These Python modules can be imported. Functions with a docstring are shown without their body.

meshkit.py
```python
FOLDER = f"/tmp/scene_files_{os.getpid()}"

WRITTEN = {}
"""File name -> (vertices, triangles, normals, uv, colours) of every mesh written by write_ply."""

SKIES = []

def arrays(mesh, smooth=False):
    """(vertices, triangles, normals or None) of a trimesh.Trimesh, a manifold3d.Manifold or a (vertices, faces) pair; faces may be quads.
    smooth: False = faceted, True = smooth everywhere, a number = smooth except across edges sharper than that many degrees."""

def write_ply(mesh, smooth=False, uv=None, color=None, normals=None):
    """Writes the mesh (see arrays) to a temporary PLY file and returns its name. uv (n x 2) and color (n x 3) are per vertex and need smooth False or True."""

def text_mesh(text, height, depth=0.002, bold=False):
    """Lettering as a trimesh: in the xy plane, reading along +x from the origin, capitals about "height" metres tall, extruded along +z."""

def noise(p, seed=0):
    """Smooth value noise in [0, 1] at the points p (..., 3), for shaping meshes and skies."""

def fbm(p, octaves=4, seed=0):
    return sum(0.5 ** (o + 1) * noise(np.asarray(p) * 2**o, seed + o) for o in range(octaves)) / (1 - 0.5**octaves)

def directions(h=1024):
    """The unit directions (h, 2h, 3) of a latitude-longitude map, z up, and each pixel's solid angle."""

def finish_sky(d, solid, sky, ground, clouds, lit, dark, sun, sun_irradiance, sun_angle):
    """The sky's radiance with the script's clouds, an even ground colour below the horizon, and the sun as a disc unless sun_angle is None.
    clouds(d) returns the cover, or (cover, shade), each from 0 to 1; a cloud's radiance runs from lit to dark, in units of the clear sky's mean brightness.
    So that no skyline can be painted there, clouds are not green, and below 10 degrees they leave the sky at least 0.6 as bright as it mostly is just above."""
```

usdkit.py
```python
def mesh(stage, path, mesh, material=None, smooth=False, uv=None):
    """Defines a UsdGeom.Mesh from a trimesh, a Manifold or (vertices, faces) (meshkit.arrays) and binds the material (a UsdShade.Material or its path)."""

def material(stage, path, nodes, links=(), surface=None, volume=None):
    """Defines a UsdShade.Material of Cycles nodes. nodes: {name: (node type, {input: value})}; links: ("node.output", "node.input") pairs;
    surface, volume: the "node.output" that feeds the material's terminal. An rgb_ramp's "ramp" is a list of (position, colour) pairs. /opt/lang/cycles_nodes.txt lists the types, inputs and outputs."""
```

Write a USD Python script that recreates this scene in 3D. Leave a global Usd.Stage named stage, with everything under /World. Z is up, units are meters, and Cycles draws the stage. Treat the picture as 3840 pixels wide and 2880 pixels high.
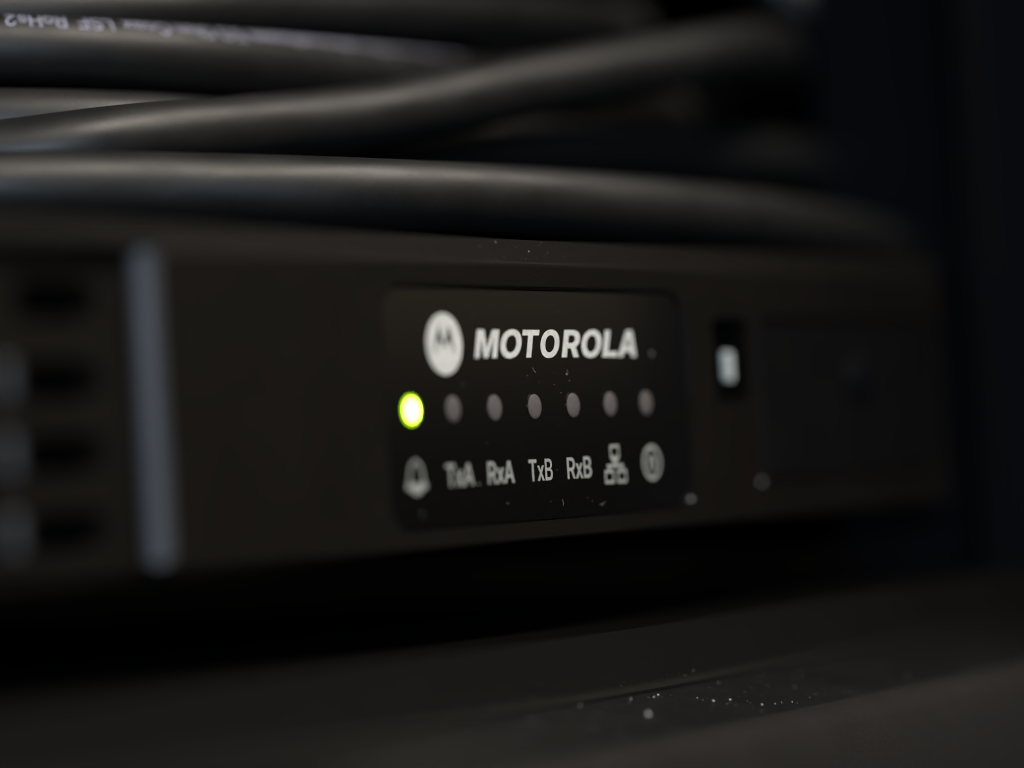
import glob, math
import numpy as np, trimesh, manifold3d as m3, shapely, usdkit, meshkit
from shapely import affinity
from shapely.geometry import Point, Polygon, LineString, box as sbox
from shapely.ops import unary_union
from scipy.interpolate import CubicSpline
from pxr import Gf, Usd, UsdGeom, UsdLux, UsdShade, Sdf

stage = Usd.Stage.CreateInMemory()
UsdGeom.SetStageUpAxis(stage, UsdGeom.Tokens.z)
UsdGeom.SetStageMetersPerUnit(stage, 1.0)
world = UsdGeom.Xform.Define(stage, '/World')
stage.SetDefaultPrim(world.GetPrim())
MM = 0.001
rng = np.random.default_rng(7)

# ------------------------------------------------------------------ camera
# All model dimensions are in millimetres. x runs along the front panel, y goes into the rack, z is up;
# the origin is the middle lamp of the status row.
CAM = np.array([-400.5, -260.7, -8.3])
RIGHT = np.array([0.5518, -0.8320, -0.0579])
UP = np.array([0.0114, -0.0619, 0.9980])
FWD = np.array([0.8339, 0.5514, 0.0247])
cam = UsdGeom.Camera.Define(stage, '/World/camera')
m = Gf.Matrix4d(1.0)
for i, (v, s) in enumerate(((RIGHT, 1), (UP, 1), (FWD, -1))):
    v = v / np.linalg.norm(v) * s
    m.SetRow3(i, Gf.Vec3d(*map(float, v)))
m.SetTranslateOnly(Gf.Vec3d(*map(float, CAM * MM)))
cam.AddTransformOp().Set(m)
cam.CreateHorizontalApertureAttr(22.3)
cam.CreateVerticalApertureAttr(22.3 * 0.75)
cam.CreateFocalLengthAttr(70.5)
cam.CreateFStopAttr(2.6)
cam.CreateFocusDistanceAttr(0.481)
cam.CreateClippingRangeAttr(Gf.Vec2f(0.01, 50))
cam.CreateExposureAttr(0.0)

# ------------------------------------------------------------------ lamps
def rect_light(name, at, aim, w, h, color, power):
    l = UsdLux.RectLight.Define(stage, '/World/' + name)
    l.CreateWidthAttr(w); l.CreateHeightAttr(h)
    l.CreateIntensityAttr(power); l.CreateColorAttr(Gf.Vec3f(*color))
    at, aim = np.array(at, float), np.array(aim, float)
    z = at - aim; z /= np.linalg.norm(z)
    x = np.cross([0, 0, 1], z); x /= np.linalg.norm(x); y = np.cross(z, x)
    mm = Gf.Matrix4d(1.0)
    for i, v in enumerate((x, y, z)):
        mm.SetRow3(i, Gf.Vec3d(*map(float, v)))
    mm.SetTranslateOnly(Gf.Vec3d(*map(float, at)))
    l.AddTransformOp().Set(mm)
    return l

rect_light('ceiling_lamp', (0.40, -0.8, 1.25), (0.3, 0, 0), 2.4, 0.35, (1.0, 0.91, 0.80), 14.0)
rect_light('window_light', (-1.75, -1.15, 0.25), (0, 0, 0), 0.5, 0.5, (0.64, 0.81, 1.0), 28.0)
rect_light('far_wall_glow', (1.6, -1.06, 0.47), (0, 0, 0.1), 1.2, 0.8, (1.0, 0.78, 0.52), 0.27)  # added glowing panel standing in for the warm room wall the label mirrors

# ------------------------------------------------------------------ materials
LOOK = '/World/Looks/'
UsdGeom.Scope.Define(stage, '/World/Looks')

def plastic(name, color, rough, grain=2500.0, bump=0.00003, spec=0.5, mottling=0.25, detail=3.0):
    c = np.array(color)
    return usdkit.material(stage, LOOK + name, {
        'tc': ('texture_coordinate', {}),
        'n': ('noise_texture', {'scale': grain, 'detail': detail}),
        'n2': ('noise_texture', {'scale': 90.0, 'detail': 4.0}),
        'rp': ('rgb_ramp', {'ramp': [(0.3, tuple(c * (1 - mottling))), (0.7, tuple(c * (1 + mottling)))]}),
        'rr': ('map_range', {'from_min': 0.3, 'from_max': 0.7, 'to_min': rough - 0.06, 'to_max': rough + 0.06}),
        'b': ('bump', {'strength': 0.6, 'distance': bump}),
        'p': ('principled_bsdf', {'specular_ior_level': spec})},
        [('tc.object', 'n.vector'), ('tc.object', 'n2.vector'), ('n2.fac', 'rr.value'), ('n.fac', 'rp.fac'),
         ('n.fac', 'b.height'), ('b.normal', 'p.normal'), ('rp.color', 'p.base_color'), ('rr.result', 'p.roughness')],
        surface='p.BSDF')

def plain(name, color, rough, metal=0.0, spec=0.5):
    return usdkit.material(stage, LOOK + name, {
        'n': ('noise_texture', {'scale': 1200.0, 'detail': 2.0}), 'tc': ('texture_coordinate', {}),
        'rp': ('rgb_ramp', {'ramp': [(0.35, tuple(np.array(color) * 0.9)), (0.65, tuple(np.array(color) * 1.08))]}),
        'p': ('principled_bsdf', {'roughness': rough, 'metallic': metal, 'specular_ior_level': spec})},
        [('tc.object', 'n.vector'), ('n.fac', 'rp.fac'), ('rp.color', 'p.base_color')], surface='p.BSDF')

M = {}
M['panel'] = plastic('moulded_black_plastic', (0.0055, 0.0042, 0.0031), 0.62, bump=0.00008, spec=0.13)
M['lit_edge'] = plastic('lit_edge_plastic', (0.058, 0.059, 0.064), 0.45)  # panel plastic made paler: window light on edge and ribs put into colour
M['cable'] = plastic('cable_jacket', (0.0075, 0.007, 0.0068), 0.5, spec=0.65, grain=1500, bump=0.00002)
M['label'] = plain('glossy_label_film', (0.004, 0.004, 0.004), 0.16)
M['ink'] = plain('white_ink', (0.78, 0.77, 0.73), 0.6, spec=0.2)
M['ink_grey'] = plain('pale_grey_ink', (0.40, 0.41, 0.375), 0.6, spec=0.2)
M['emblem'] = plain('black_ink', (0.02, 0.02, 0.02), 0.5)
M['lens'] = plain('smoky_lens', (0.145, 0.127, 0.122), 0.35)
M['print'] = plain('cable_print', (0.36, 0.37, 0.47), 0.6, spec=0.2)
M['lower'] = plastic('painted_lower_case', (0.0048, 0.0040, 0.0034), 0.7, bump=0.00004, spec=0.12)
M['ledge'] = plastic('ledge_paint', (0.005, 0.005, 0.005), 0.5, spec=0.2)
M['fascia'] = plastic('painted_fascia', (0.0105, 0.0094, 0.0091), 0.78, bump=0.00004, spec=0.15)
M['rubber'] = plastic('rubber_cover', (0.0035, 0.0032, 0.0034), 0.7, bump=0.00003, spec=0.1)
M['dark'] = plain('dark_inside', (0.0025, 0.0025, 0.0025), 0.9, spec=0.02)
M['rail'] = plain('rail_paint', (0.0035, 0.004, 0.0055), 0.5, spec=0.12)
M['steel'] = plain('steel', (0.6, 0.6, 0.6), 0.3, metal=1.0)
M['tongue'] = plain('pale_glint_plastic', (0.75, 0.80, 0.76), 0.35)
M['dust'] = plain('dust_and_glint_flecks', (0.55, 0.53, 0.48), 0.9, spec=0.1)
M['glow'] = usdkit.material(stage, LOOK + 'glowing_lens', {'e': ('emission', {'color': (0.50, 1.0, 0.0), 'strength': 3.0})}, surface='e.emission')
M['lit'] = usdkit.material(stage, LOOK + 'lit_lamp', {'e': ('emission', {'color': (0.55, 1.0, 0.07), 'strength': 24.0})}, surface='e.emission')

# ------------------------------------------------------------------ helpers
used = {}
def path_for(parent, name):
    key = (parent, name); n = used.get(key, 0); used[key] = n + 1
    return f'{parent}/{name}' + (f'_{n:03d}' if n else '')

def to_v(mesh):
    if hasattr(mesh, 'to_mesh'):
        k = mesh.to_mesh(); return np.array(k.vert_properties[:, :3], float), np.array(k.tri_verts)
    return np.array(mesh.vertices, float), np.array(mesh.faces)

def put(name, mesh, mat, parent='/World', smooth=False, origin=(0, 0, 0)):
    """One mesh prim; the mesh is in mm, the origin (mm) is that of the parent thing."""
    v, f = to_v(mesh)
    p = path_for(parent, name)
    usdkit.mesh(stage, p, trimesh.Trimesh((v - np.array(origin)) * MM, f, process=False), M[mat], smooth=smooth)
    return stage.GetPrimAtPath(p)

def thing(name, origin, **data):
    x = UsdGeom.Xform.Define(stage, path_for('/World', name))
    x.AddTranslateOp().Set(Gf.Vec3d(*[float(c) * MM for c in origin]))
    return tag(x.GetPrim(), **data)

def tag(prim, **data):
    for k, v in data.items():
        prim.SetCustomDataByKey(k, v)
    return prim

def extrude_x(profile, x0, x1, step=None, bow=None):
    """A closed (y, z) outline extruded along x."""
    n = 1 if step is None else max(1, int((x1 - x0) / step))
    ring = np.array(shapely.geometry.polygon.orient(Polygon(profile)).exterior.coords)[:-1]
    mf = m3.Manifold.extrude(m3.CrossSection([ring]), x1 - x0, n - 1)
    v, f = to_v(mf)                                  # (y, z, x)
    w = np.c_[v[:, 2] + x0, v[:, 0], v[:, 1]]
    if bow is not None:
        w[:, 2] += bow(w[:, 0])
    return trimesh.Trimesh(w, f, process=False)

def M3(tm):
    return m3.Manifold(m3.Mesh(np.array(tm.vertices, np.float32), np.array(tm.faces, np.uint32)))

def rrect(x0, z0, x1, z1, r):
    return sbox(x0 + r, z0 + r, x1 - r, z1 - r).buffer(r, quad_segs=8)

def plate(shape, y_front, y_back):
    """A flat shape drawn in (x, z), standing in the panel, from y_front (nearer the camera) to y_back."""
    out = []
    for g in getattr(shape, 'geoms', [shape]):
        if g.is_empty: continue
        t = trimesh.creation.extrude_polygon(g, y_back - y_front, engine='earcut')
        v = np.array(t.vertices)
        out.append(trimesh.Trimesh(np.c_[v[:, 0], y_front + v[:, 2], v[:, 1]], np.array(t.faces)[:, ::-1], process=False))
    return trimesh.util.concatenate(out)

def glyphs(text, weight=700):
    """Outline of a line of text as a shapely shape; capitals 1 tall, starting at 0."""
    from PIL import Image, ImageDraw, ImageFont
    font = ImageFont.truetype(glob.glob('/opt/blender-*/*/datafiles/fonts/Inter.woff2')[0], 220)
    try: font.set_variation_by_axes([32, weight])
    except Exception: pass
    x0, y0, x1, y1 = font.getbbox(text, anchor='ls')
    im = Image.new('L', (x1 - x0 + 8, y1 - y0 + 8))
    ImageDraw.Draw(im).text((4 - x0, 4 - y0), text, 255, font, anchor='ls')
    on = np.pad(np.asarray(im) > 127, ((0, 0), (1, 1))).astype(np.int8)
    rows, st = np.nonzero(np.diff(on, axis=1) == 1); en = np.nonzero(np.diff(on, axis=1) == -1)[1]
    s = unary_union([sbox(a, -r - 1, b, -r) for a, b, r in zip(st, en, rows)]).buffer(0.7).buffer(-0.7).simplify(0.6)
    k = 1 / 160.0
    return affinity.affine_transform(s, [k, 0, 0, k, -4 * k, (4 - y0) * k])

def fit(shape, x0, x1, z0, height, shear=0.0):
    a, b, c, d = shape.bounds
    s = affinity.translate(shape, -a, 0)
    s = affinity.affine_transform(s, [1, shear, 0, 1, 0, 0])
    a, b, c, d = s.bounds
    s = affinity.scale(affinity.translate(s, -a, 0), (x1 - x0) / (c - a), height, origin=(0, 0))
    return affinity.translate(s, x0, z0)

# ------------------------------------------------------------------ setting: the inside of the rack
def bx(x0, y0, z0, x1, y1, z1):
    t = trimesh.creation.box([x1 - x0, y1 - y0, z1 - z0]); t.apply_translation([(x0 + x1) / 2, (y0 + y1) / 2, (z0 + z1) / 2]); return t

tag(put('rack_back_wall', bx(-420, 520, -300, 420, 530, 300), 'dark'), kind='structure')

# ------------------------------------------------------------------ the radio unit with the lit front panel
unit = thing('radio_repeater', (0, 0, -20), label='black rack radio unit with white lettering and one glowing green lamp on its front panel', category='radio')
U, UO = str(unit.GetPath()), (0, 0, -20)
front = [(0.0, -19.3), (0.15, -19.6), (0.5, -19.7), (6, -19.7), (6, 24.8), (1.5, 24.8), (1.1, 24.6), (0.22, 21.4), (0.06, 21.1), (0, 20.7)]
panel = M3(extrude_x(front, -85.5, 137.0))
pocket_shape = rrect(-37.6, -16.9, 43.6, 17.3, 4.2)
panel -= M3(plate(pocket_shape, -1, 0.9))
# the pocket's chamfered rim
for grow, dep in ((0.22, 0.25), (0.45, 0.12)):
    panel -= M3(plate(pocket_shape.buffer(grow), -1, dep))
socket_hole = rrect(53.4, -0.2, 64.6, 13.4, 1.2)
panel -= M3(plate(socket_hole, -1, 5.0))
jack_hole = rrect(68.6, -13.8, 134.0, 13.6, 2.5)
panel -= M3(plate(jack_hole, -1, 1.3))
put('front_panel', panel, 'panel', U, origin=UO)
# the recessed vent section at the left
vent = M3(extrude_x([(2.6, -19.3), (3.0, -19.7), (6, -19.7), (6, 24.8), (1.5, 24.8), (1.1, 24.6), (0.4, 22.0), (0.7, 21.5), (2.6, 20.8)], -346, -85.6))
ROWS = (14.9, 5.0, -4.0, -13.4)
COLS = [(-109.6 - 20.5 * k, -94.6 - 20.5 * k) for k in range(4)]
for a, b in COLS:
    for z in ROWS:
        vent -= M3(plate(rrect(a, z - 2.5, b, z + 2.5, 2.2), 0, 9))
put('vent_panel', vent, 'panel', U, origin=UO)
for a, b in COLS:
    for z in ROWS[1:]:
        rib = trimesh.creation.capsule(height=3.4, radius=1.0, count=[12, 16]); rib.apply_translation([a - 2.4, 2.4, z - rib.bounds.mean(0)[2]])
        put('vent_rib', rib, 'lit_edge', U, smooth=60, origin=UO)  # pale colour carries the glints beside the vent slots
arc = [(-87.7 + 2.4 * (1 - math.cos(t)), 2.9 - 2.95 * math.sin(t)) for t in np.linspace(0, math.pi / 2, 9)]
trim_sec = m3.CrossSection([np.array(arc + [(-85.3, 5.9), (-87.7, 5.9)])], m3.FillRule.NonZero)
tr = m3.Manifold.extrude(trim_sec, 40.6, 0).translate([0, 0, -19.3])
cut = M3(plate(sbox(-95, -25, -80, 30).difference(rrect(-88.5, -18.3, -85.2, 21.2, 1.5)), -5, 8))
put('panel_edge', tr - cut, 'lit_edge', U, smooth=40, origin=UO)
put('case', bx(-346, 6.2, -19.4, 130, 330, 22.6), 'dark', U, origin=UO)

for x, z0, z1 in ((44.2, 0.5, 14.8), (68.0, -13.0, 13.0)):
    e = trimesh.creation.capsule(height=z1 - z0, radius=0.42, count=[12, 16]); e.apply_translation([x, 0.12, (z0 + z1) / 2 - e.bounds.mean(0)[2]])
    put('recess_edge', e, 'rail', U, smooth=60, origin=UO)

# label film with everything printed on it
label = put('label_film', plate(rrect(-37.4, -16.7, 43.4, 17.1, 4.0), 0.35, 0.88), 'label', U, origin=UO)
Y0, Y1 = 0.33, 0.36
logo = Point(-22.5, 9.3).buffer(4.4, quad_segs=24)
wing = unary_union([affinity.scale(Polygon([(-2.75, -2.2), (-2.3, -0.6), (-1.75, 1.0), (-1.25, 2.3), (-0.85, 1.4), (-0.45, 0.3), (0, -0.6), (0, -1.0),
                (-0.45, -0.5), (-0.8, -0.15), (-1.2, -0.05), (-1.6, -0.2), (-2.1, -1.0)]), sx, 1, origin=(0, 0)) for sx in (1, -1)])
em = affinity.translate(affinity.scale(wing, 1.0, 1.05, origin=(0, 0)), -22.5, 9.7)
put('logo_disc', plate(logo.difference(em), Y0, Y1), 'ink', U, origin=UO)
for ch, x0, x1 in zip('MOTOROLA', (-15.0, -8.2, -2.2, 2.5, 8.2, 13.9, 19.7, 24.3), (-8.3, -2.5, 2.5, 7.8, 13.6, 19.7, 24.2, 29.6)):
    over = 0.08 if ch == 'O' else 0.0
    g = fit(glyphs(ch, 790), x0, x1, 7.25 - over, 1.0, 0.2)
    a, b, c, d = g.bounds
    g = affinity.scale(g, 1.0, (4.1 + 2 * over) / (d - b), origin=(0, b))
    put('printed_letter', plate(g, Y0, Y1), 'ink', U, origin=UO)
put('trademark_dot', plate(Point(34.4, 7.7).buffer(0.45), Y0, Y1), 'lens', U, origin=UO)
# lamps
def dome(r, h, n=48):
    prof = [(r * math.cos(t), h * math.sin(t)) for t in np.linspace(0, math.pi / 2, 6)]
    prof = [(r, -0.3)] + prof[:-1] + [(0.0, h)]
    t = trimesh.creation.revolve(np.array([(0, -0.3)] + prof), sections=n)
    v = np.array(t.vertices)
    return trimesh.Trimesh(np.c_[v[:, 0], -v[:, 2], v[:, 1]], np.array(t.faces), process=False)
for i in range(7):
    at = [(i - 3) * 10.6 + (0.25 if i == 0 else 0), 0.35, 0]
    d = dome(2.0 if i == 0 else 1.85, 0.25); d.apply_translation(at)
    p = put('status_lamp', d, 'glow' if i == 0 else 'lens', U, smooth=40, origin=UO)
    rim = trimesh.creation.annulus(1.86 if i else 2.02, 2.12 if i else 2.28, 0.16, sections=48)
    v = np.array(rim.vertices); rim = trimesh.Trimesh(np.c_[v[:, 0], -v[:, 2] + 0.02, v[:, 1]] + at, np.array(rim.faces), process=False)
    put('lamp_rim', rim, 'label', str(p.GetPath()), origin=UO)
    if i == 0:
        tag(p, label='glowing yellow-green status lamp')
        c = dome(1.78, 0.32); c.apply_translation(at)
        put('lamp_core', c, 'lit', str(p.GetPath()), smooth=40, origin=UO)
# captions and symbols
for text, x0, x1 in (('TxA', -23.9, -17.0), ('RxA', -13.3, -6.5), ('TxB', -2.55, 3.85), ('RxB', 7.9, 14.7)):
    put('caption', plate(fit(glyphs(text, 600), x0, x1, -11.0, 3.2), Y0, Y1), 'ink_grey', U, origin=UO)
bell = Polygon([(-2.9, -1.5), (-2.3, -0.9), (-2.0, 0.4), (-1.75, 1.7), (-1.1, 2.6), (-0.45, 2.95), (0, 3.3), (0.45, 2.95), (1.1, 2.6), (1.75, 1.7), (2.0, 0.4), (2.3, -0.9), (2.9, -1.5)])
shine = Polygon([(0.1, -0.85), (1.45, -0.85), (1.1, 0.6), (0.85, 1.5), (0.45, 1.0)])
bell = unary_union([bell.difference(bell.buffer(-0.5)), sbox(-2.6, -2.1, 2.6, -1.2), Polygon([(-1.7, -2.0), (1.7, -2.0), (1.1, -2.75), (0, -3.1), (-1.1, -2.75)])])
put('bell_symbol', plate(affinity.translate(affinity.scale(bell, 0.9, 0.8, origin=(0, 0)), -31.2, -9.4), Y0, Y1), 'ink_grey', U, origin=UO)
def frame(cx, cz, w, h, t): return sbox(cx - w / 2, cz - h / 2, cx + w / 2, cz + h / 2).difference(sbox(cx - w / 2 + t, cz - h / 2 + t, cx + w / 2 - t, cz + h / 2 - t))
net = unary_union([frame(0, 1.75, 2.9, 2.0, 0.42), frame(-1.95, -1.75, 2.9, 1.9, 0.42), frame(1.95, -1.75, 2.9, 1.9, 0.42),
                   sbox(-0.9, 0.2, 0.9, 0.75), sbox(-0.3, -0.4, 0.3, 0.8), sbox(-2.6, -0.45, 2.6, 0.0), sbox(-2.25, -0.85, -1.65, 0.0), sbox(1.65, -0.85, 2.25, 0.0)])
put('network_symbol', plate(affinity.translate(affinity.scale(net, 0.92, 1.08, origin=(0, 0)), 21.6, -9.2), Y0, Y1), 'ink_grey', U, origin=UO)
ring = Point(0, 0).buffer(2.75, quad_segs=16).difference(Point(0, 0).buffer(2.15, quad_segs=16))
pw = Point(0, -0.15).buffer(1.1, quad_segs=16).difference(Point(0, -0.15).buffer(0.7, quad_segs=16)).difference(Polygon([(-0.85, 2), (0, -0.1), (0.85, 2)]))
power = unary_union([ring, pw, sbox(-0.24, -0.1, 0.24, 1.5)])
put('power_symbol', plate(affinity.translate(power, 32.5, -9.3), Y0, Y1), 'ink_grey', U, origin=UO)
# service socket, covered jack and screw on the right of the panel
put('socket_lining', plate(rrect(53.6, 0.0, 64.4, 13.2, 1.1).difference(rrect(54.6, 1.0, 63.4, 12.2, 0.7)), 0.8, 4.9), 'dark', U, origin=UO)
put('socket_tongue_glint', M3(plate(rrect(58.3, 3.2, 60.1, 8.0, 0.6), 0.5, 1.4)), 'tongue', U, origin=UO)  # pale insert, its colour carries the soft glint in the socket
put('socket_post', M3(plate(rrect(58.6, 3.6, 59.8, 7.6, 0.4), 1.4, 4.9)), 'dark', U, origin=UO)
put('jack_cover', plate(rrect(69.6, -13.2, 133.4, 13.0, 2.2), 0.5, 1.25), 'rubber', U, origin=UO)  # made wide and near-black so its colour carries the dim right end
sc = dome(4.6, 1.6); sc.apply_translation([104.5, 0.8, 2.9])
scr = M3(sc) - M3(bx(103.9, -3, -1, 105.1, 0.0, 7))
put('panel_screw', scr, 'rail', U, smooth=30, origin=UO)

# ------------------------------------------------------------------ the unit below
def bow(x):
    return -0.9 * np.exp(-((x - 5) / 70.0) ** 2) + 0.5
low = thing('lower_rack_unit', (0, 0, -75), label='black rack unit below the radio with a dusty ledge and rounded lip across its front', category='rack unit')
Lp, LO = str(low.GetPath()), (0, 0, -75)
put('top_bezel', extrude_x([(-7.4, -33.45), (-8.25, -33.45), (-9.0, -41.2), (-9.4, -41.9), (-10.2, -42.4), (-10.3, -46.5), (-7.4, -46.5)], -346, 230, 6, bow), 'lower', Lp, smooth=25, origin=LO)
put('shaded_top_cover', extrude_x([(-7.3, -33.4), (330, -33.4), (330, -75), (-7.3, -75)], -346, 230, 6, bow), 'dark', Lp, origin=LO)  # near-black colour deepens the shade in the gap under the radio
put('ledge', extrude_x([(-10.4, -42.9), (-29.0, -45.9), (-30.5, -46.3), (-30.5, -52), (-10.4, -52)][::-1], -346, 230, 6, bow), 'ledge', Lp, smooth=25, origin=LO)
put('lower_fascia', extrude_x([(-30.6, -46.25), (-32.4, -46.7), (-34.2, -47.8), (-35.6, -49.5), (-37.2, -53.2), (-38.8, -58.2), (-40.4, -66), (-41.0, -75), (-30.6, -75)], -346, 230, 6, bow), 'fascia', Lp, smooth=40, origin=LO)

t = dome(4.5, 3.0); t.apply_translation([82.5, -38.6, -65])
put('highlight_screw', M3(t) - M3(bx(82, -50, -72, 83, -40.6, -58)), 'ink_grey', Lp, smooth=30, origin=LO)  # pale grey in place of steel: bright corner highlight put into the colour

# ------------------------------------------------------------------ rack rail at the right
rail = thing('rack_rail', (150, 0, -120), label='dark folded steel rack rail upright at the right edge', category='rack rail')
Rp = str(rail.GetPath())
put('rail_face', bx(152, -1.0, -120, 172, 1.5, 420), 'rail', Rp, origin=(150, 0, -120))
put('rail_return', bx(169.5, 1.6, -120, 172, 40, 420), 'rail', Rp, origin=(150, 0, -120))

cheek = thing('rack_door', (156, 0, -120), label='dark rack door edge standing open beside the right end of the radio', category='rack door')
put('door_skin', bx(157, -75, -120, 159, -2, 420), 'rail', str(cheek.GetPath()), origin=(156, 0, -120))
put('door_fold', bx(159.1, -75, -120, 172, -73, 420), 'rail', str(cheek.GetPath()), origin=(156, 0, -120))

# ------------------------------------------------------------------ cables
R = 5.4
class Tube:
    def __init__(self, pts, extend=(45, 0)):
        P = np.array(pts, float)
        if extend[0]: d = P[0] - P[1]; P = np.vstack([P[0] + d / np.linalg.norm(d) * extend[0], P])
        s = np.r_[0, np.cumsum(np.linalg.norm(np.diff(P, axis=0), axis=1))]
        self.c, self.L = CubicSpline(s, P), s[-1]
        self.off = extend[0]
    def frame(self, s):
        c, t = self.c(s), self.c(s, 1)
        t = t / np.linalg.norm(t, axis=-1, keepdims=True)
        n0 = np.cross(t, np.array([0, 0, 1.0])); n0 /= np.linalg.norm(n0, axis=-1, keepdims=True)
        return c, n0, np.cross(n0, t)
    def at(self, s, phi, r=R):
        c, a, b = self.frame(np.asarray(s, float))
        return c + r * (np.cos(phi)[..., None] * a + np.sin(phi)[..., None] * b)
    def mesh(self, step=2.0, sides=40, r=R, seed=0):
        n = int(self.L / step); s = np.linspace(0, self.L, n); ph = np.arange(sides) * 2 * np.pi / sides
        S, PH = np.meshgrid(s, ph, indexing='ij')
        rr = r
        if seed:
            q = np.c_[S.ravel() / 16, 1.2 * np.cos(PH.ravel()), 1.2 * np.sin(PH.ravel())]
            rr = (r * (1 + 0.05 * (meshkit.fbm(q + 50, 3, seed) - 0.5)))[:, None]
        v = self.at(S.ravel(), PH.ravel(), rr).reshape(-1, 3)
        i, j = np.meshgrid(np.arange(n - 1), np.arange(sides), indexing='ij'); i, j = i.ravel(), j.ravel(); k = (j + 1) % sides
        f = np.vstack([np.c_[i * sides + j, i * sides + k, (i + 1) * sides + k], np.c_[i * sides + j, (i + 1) * sides + k, (i + 1) * sides + j]])
        c0, c1 = len(v), len(v) + 1
        v = np.vstack([v, self.c(0.0), self.c(self.L)])
        a = np.arange(sides); b = (a + 1) % sides
        f = np.vstack([f, np.c_[np.full(sides, c0), b, a], np.c_[np.full(sides, c1), (n - 1) * sides + a, (n - 1) * sides + b]])
        t = trimesh.Trimesh(v, f, process=False); t.fix_normals(); return t

CABLES = [
    ('front', [(-69.4, 69.1, 36.5), (-56.0, 52.4, 35.2), (-36.3, 39.0, 34.5), (-16.9, 24.2, 33.3), (7.7, 16.1, 32.7), (41.4, 12.2, 32.1), (86.0, 11.9, 31.3), (125.9, 15.1, 30.1), (161.6, 21.1, 28.0), (192.7, 28.7, 23.5), (221.4, 40.0, 16.9)],
     'thick black cable lying lowest, along the top edge of the lettered front panel'),
    ('rising', [(-57.4, 78.0, 40.4), (-44.0, 63.0, 41.3), (-34.1, 53.5, 42.6), (-8.6, 47.4, 45.3), (21.1, 42.3, 48.7), (54.6, 36.7, 54.7), (88.7, 30.2, 60.3), (114.3, 27.6, 64.4), (139.5, 32.5, 66.5), (165.0, 47.0, 66.0), (196.0, 82.0, 63.0), (210.0, 135.0, 61.0)],
     'thick black cable rising to the right across the printed cable'),
    ('top', [(-33.8, 102.6, 68.2), (-17.5, 85.3, 67.4), (3.1, 74.1, 68.1), (36.1, 71.1, 70.8), (72.0, 67.5, 72.9), (99.8, 65.4, 74.1), (140.3, 68.0, 76.0), (172.0, 88.0, 77.5), (190.0, 130.0, 78.0)],
     'topmost black cable, cut off by the top edge of the photo above the printed cable'),
    ('between', [(-45.5, 92.1, 49.5), (-31.9, 73.5, 48.0), (-14.9, 60.8, 47.0), (4.0, 57.8, 46.7), (38.9, 55.3, 47.0), (82.9, 46.8, 47.0), (122.5, 41.4, 47.3), (156.7, 40.4, 47.3), (186.5, 50.0, 46.8), (207.0, 82.0, 46.0), (216.0, 130.0, 45.0)],
     'dim black cable mostly hidden behind the rising cable, seen as a wedge at left'),
    ('loop', [(181.8, 77.7, 104.6), (188.0, 60.1, 90.3), (194.0, 47.9, 78.2), (204.3, 40.1, 65.5), (215.7, 37.9, 53.8), (229.1, 40.0, 40.8), (241.9, 44.9, 26.5), (255.6, 52.0, 10.8)],
     'dark cable curving steeply down at the upper right, beyond the other cables'),
]
PRINTED = [(-44.7, 92.2, 61.0), (-28.8, 75.5, 59.9), (-9.4, 64.3, 58.9), (22.5, 61.4, 59.0), (54.2, 60.7, 59.0), (77.3, 62.0, 59.2), (114.9, 61.4, 58.5), (155.0, 65.0, 58.0), (171.0, 92.0, 56.0), (178.0, 135.0, 54.0)]
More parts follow.
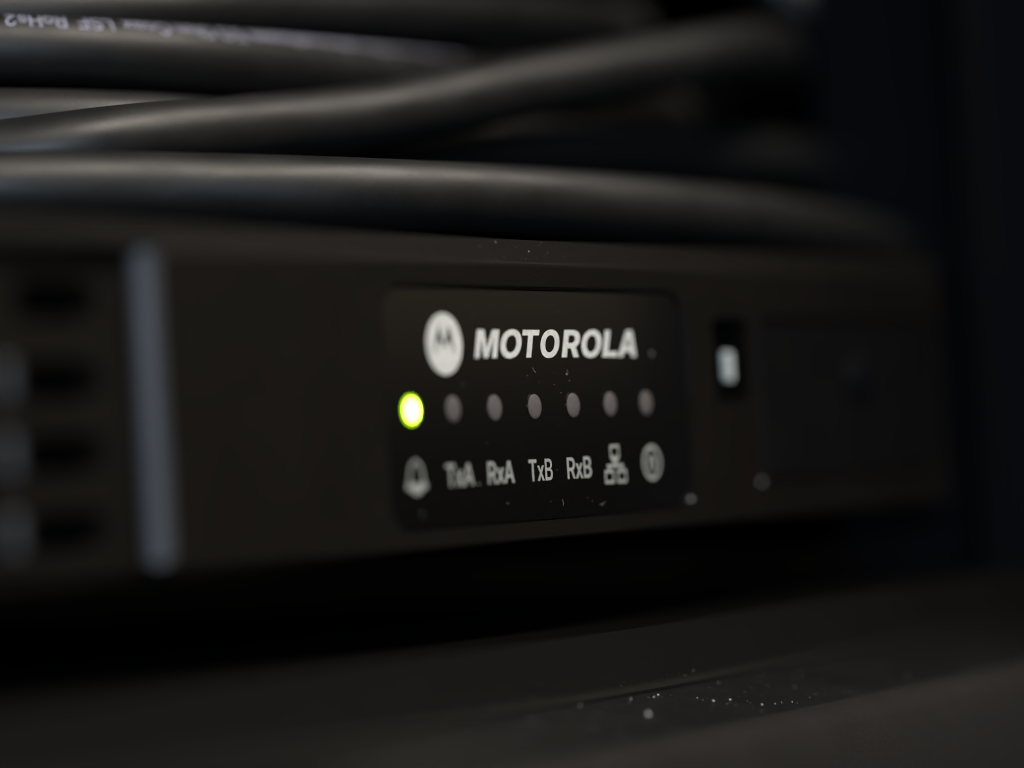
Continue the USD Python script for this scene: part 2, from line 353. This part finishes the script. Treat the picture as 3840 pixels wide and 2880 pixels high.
for k, (nm, pts, lab) in enumerate(CABLES):
    tb = Tube(pts)
    tag(put('coaxial_cable', tb.mesh(seed=k + 3), 'cable', smooth=60), label=lab, category='cable', group='black coaxial cables above the front panel')
tb = Tube(PRINTED)
pc = thing('coaxial_cable', PRINTED[1], label='black cable printed with upside-down pale lettering at the upper left', category='cable', group='black coaxial cables above the front panel')
Cp, CO = str(pc.GetPath()), PRINTED[1]
put('jacket', tb.mesh(), 'cable', Cp, smooth=60, origin=CO)
def wrap(shape, s_start, s_end, cap=2.9, phi0=0.84, shear=0.0):
    """Text written along the cable, its letters standing on their heads; it starts at s_start and runs to the smaller s_end."""
    a, b, c, d = shape.bounds
    sh = affinity.scale(affinity.translate(shape, -a, 0), (s_start - s_end) / (c - a), cap, origin=(0, 0))
    parts = []
    for g in getattr(sh, 'geoms', [sh]):
        v, f = trimesh.creation.triangulate_polygon(g, engine='earcut')
        v = np.c_[v, np.zeros(len(v))]
        v, f = trimesh.remesh.subdivide_to_size(v, f, 0.5)
        s = tb.off + s_start - v[:, 0]
        ph = phi0(s - tb.off) if callable(phi0) else phi0
        parts.append(trimesh.Trimesh(tb.at(s, ph - (v[:, 1] - cap / 2) / R, R + 0.03), f, process=False))
    return trimesh.util.concatenate(parts)
for t, a, b in (('RoHs2', 32.2, 23.3), ('LSF', 39.3, 33.9), ('Coax', 49.0, 41.0), ('Ohm', 57.7, 50.3), ('50', 64.9, 59.1)):
    put('printed_word', wrap(glyphs(t, 520), a, b), 'print', Cp, origin=CO)
# the rest of the print is too blurred in the photo to read: plain ink strokes of the same size
strokes, x = [], 0.0
tall = [0, 7, 15, 16, 22, 30]
for i in range(38):
    h = 1.0 if i in tall else 0.72
    strokes.append(sbox(x, 0, x + 0.55, h))
    if i % 3 != 2: strokes.append(sbox(x + 0.3, 0.0 if i % 2 else 0.52, x + 0.9, 0.2 if i % 2 else 0.72))
    x += 0.95
put('printed_word', wrap(unary_union(strokes), 127.5, 66.5, 2.9, lambda s: np.interp(s, [65, 86, 107, 130], [0.82, 0.96, 1.1, 1.25])), 'print', Cp, origin=CO)

# ------------------------------------------------------------------ dust, and two corner glints
def flecks(points, sizes, normal_jit=0.6):
    out = []
    for p, s in zip(points, sizes):
        t = trimesh.creation.icosphere(1, 1.0)
        v = np.array(t.vertices) * s * rng.uniform(0.45, 1.0, 3) * (1 + 0.25 * rng.standard_normal((len(t.vertices), 1)))
        out.append(trimesh.Trimesh(v + p, np.array(t.faces), process=False))
    return trimesh.util.concatenate(out)
pts, sz = [], []
def on_ledge(x, y):
    return (x, y, np.interp(-y, [10.4, 29.0], [-42.9, -45.9]) + float(bow(np.array(x))))
for i in range(420):
    x, y = rng.normal(14, 40), -rng.uniform(10.8, 29)
    p = on_ledge(x, y); s = 0.022 * rng.lognormal(0, 0.75); pts.append((p[0], p[1], p[2] + s * 0.5)); sz.append(s)
for i in range(90):                                   # along the ridge of the bezel
    x = rng.uniform(-70, 70); z = rng.uniform(-42.2, -40.9); s = 0.035 * rng.lognormal(0, 0.4)
    pts.append((x, -9.15 - s * 0.2, z + float(bow(np.array(x))))); sz.append(s)
for x, y, s in ((9, -12.5, 0.22), (15.5, -21, 0.2), (16.0, -26, 0.17), (22.5, -27.5, 0.16), (7, -13, 0.15), (12.2, -20, 0.2), (-8, -21, 0.35)):
    p = on_ledge(x, y); pts.append((p[0], p[1], p[2] + s * 0.5)); sz.append(s)
tag(put('dust', flecks(pts, sz), 'dust'), kind='stuff', label='pale dust flecks on the ledge of the lower rack unit', category='dust')
pts, sz = [], []
for i in range(60):
    x, z = rng.uniform(-32, 41), rng.uniform(-15.5, 15.5); s = 0.03 * rng.lognormal(0, 0.5)
    pts.append((x, 0.34, z)); sz.append(s)
for x, z, s in ((0.5, 5.2, 0.1), (9.2, 4.7, 0.1), (-15.9, -10.9, 0.13), (-1.5, 4.6, 0.05), (1.6, 3.6, 0.05), (5.6, 3.2, 0.06), (2.8, -14.2, 0.05)):
    pts.append((x, 0.28, z)); sz.append(s)
for x, z, s in ((43.0, -15.5, 0.34), (66.2, -13.6, 0.31)):  # pale specks standing in for glints on two recess corners
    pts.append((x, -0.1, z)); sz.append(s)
for i in range(40):                                   # on the chamfer at the top of the panel
    x, q = rng.normal(5, 22), rng.uniform(0.05, 0.95); s = 0.035 * rng.lognormal(0, 0.5)
    pts.append((x, 0.2 + 0.9 * q, 21.4 + 3.2 * q)); sz.append(s)
pts.append((1.2, 0.6, 23.0)); sz.append(0.14)
lint = []
for x, z, ang, ln in ((0.3, 5.3, -0.8, 1.1), (9.5, 4.9, 1.5, 0.8), (6.2, -14.4, 1.7, 1.0), (17.2, -15.2, 0.15, 1.4)):
    t = np.linspace(-0.5, 0.5, 7) * ln; bend = 0.5 * t ** 2 / ln
    c = np.c_[x + t * math.cos(ang) - bend * math.sin(ang), np.full(7, 0.30), z + t * math.sin(ang) + bend * math.cos(ang)]
    for p, q in zip(c[:-1], c[1:]):
        lint.append(trimesh.creation.cylinder(0.016, segment=[p, q], sections=5))
tag(put('dust', trimesh.util.concatenate([flecks(pts, sz)] + lint), 'dust'), kind='stuff', label='tiny dust flecks, lint and two pale specks for corner glints on the lettered panel of the radio', category='dust')
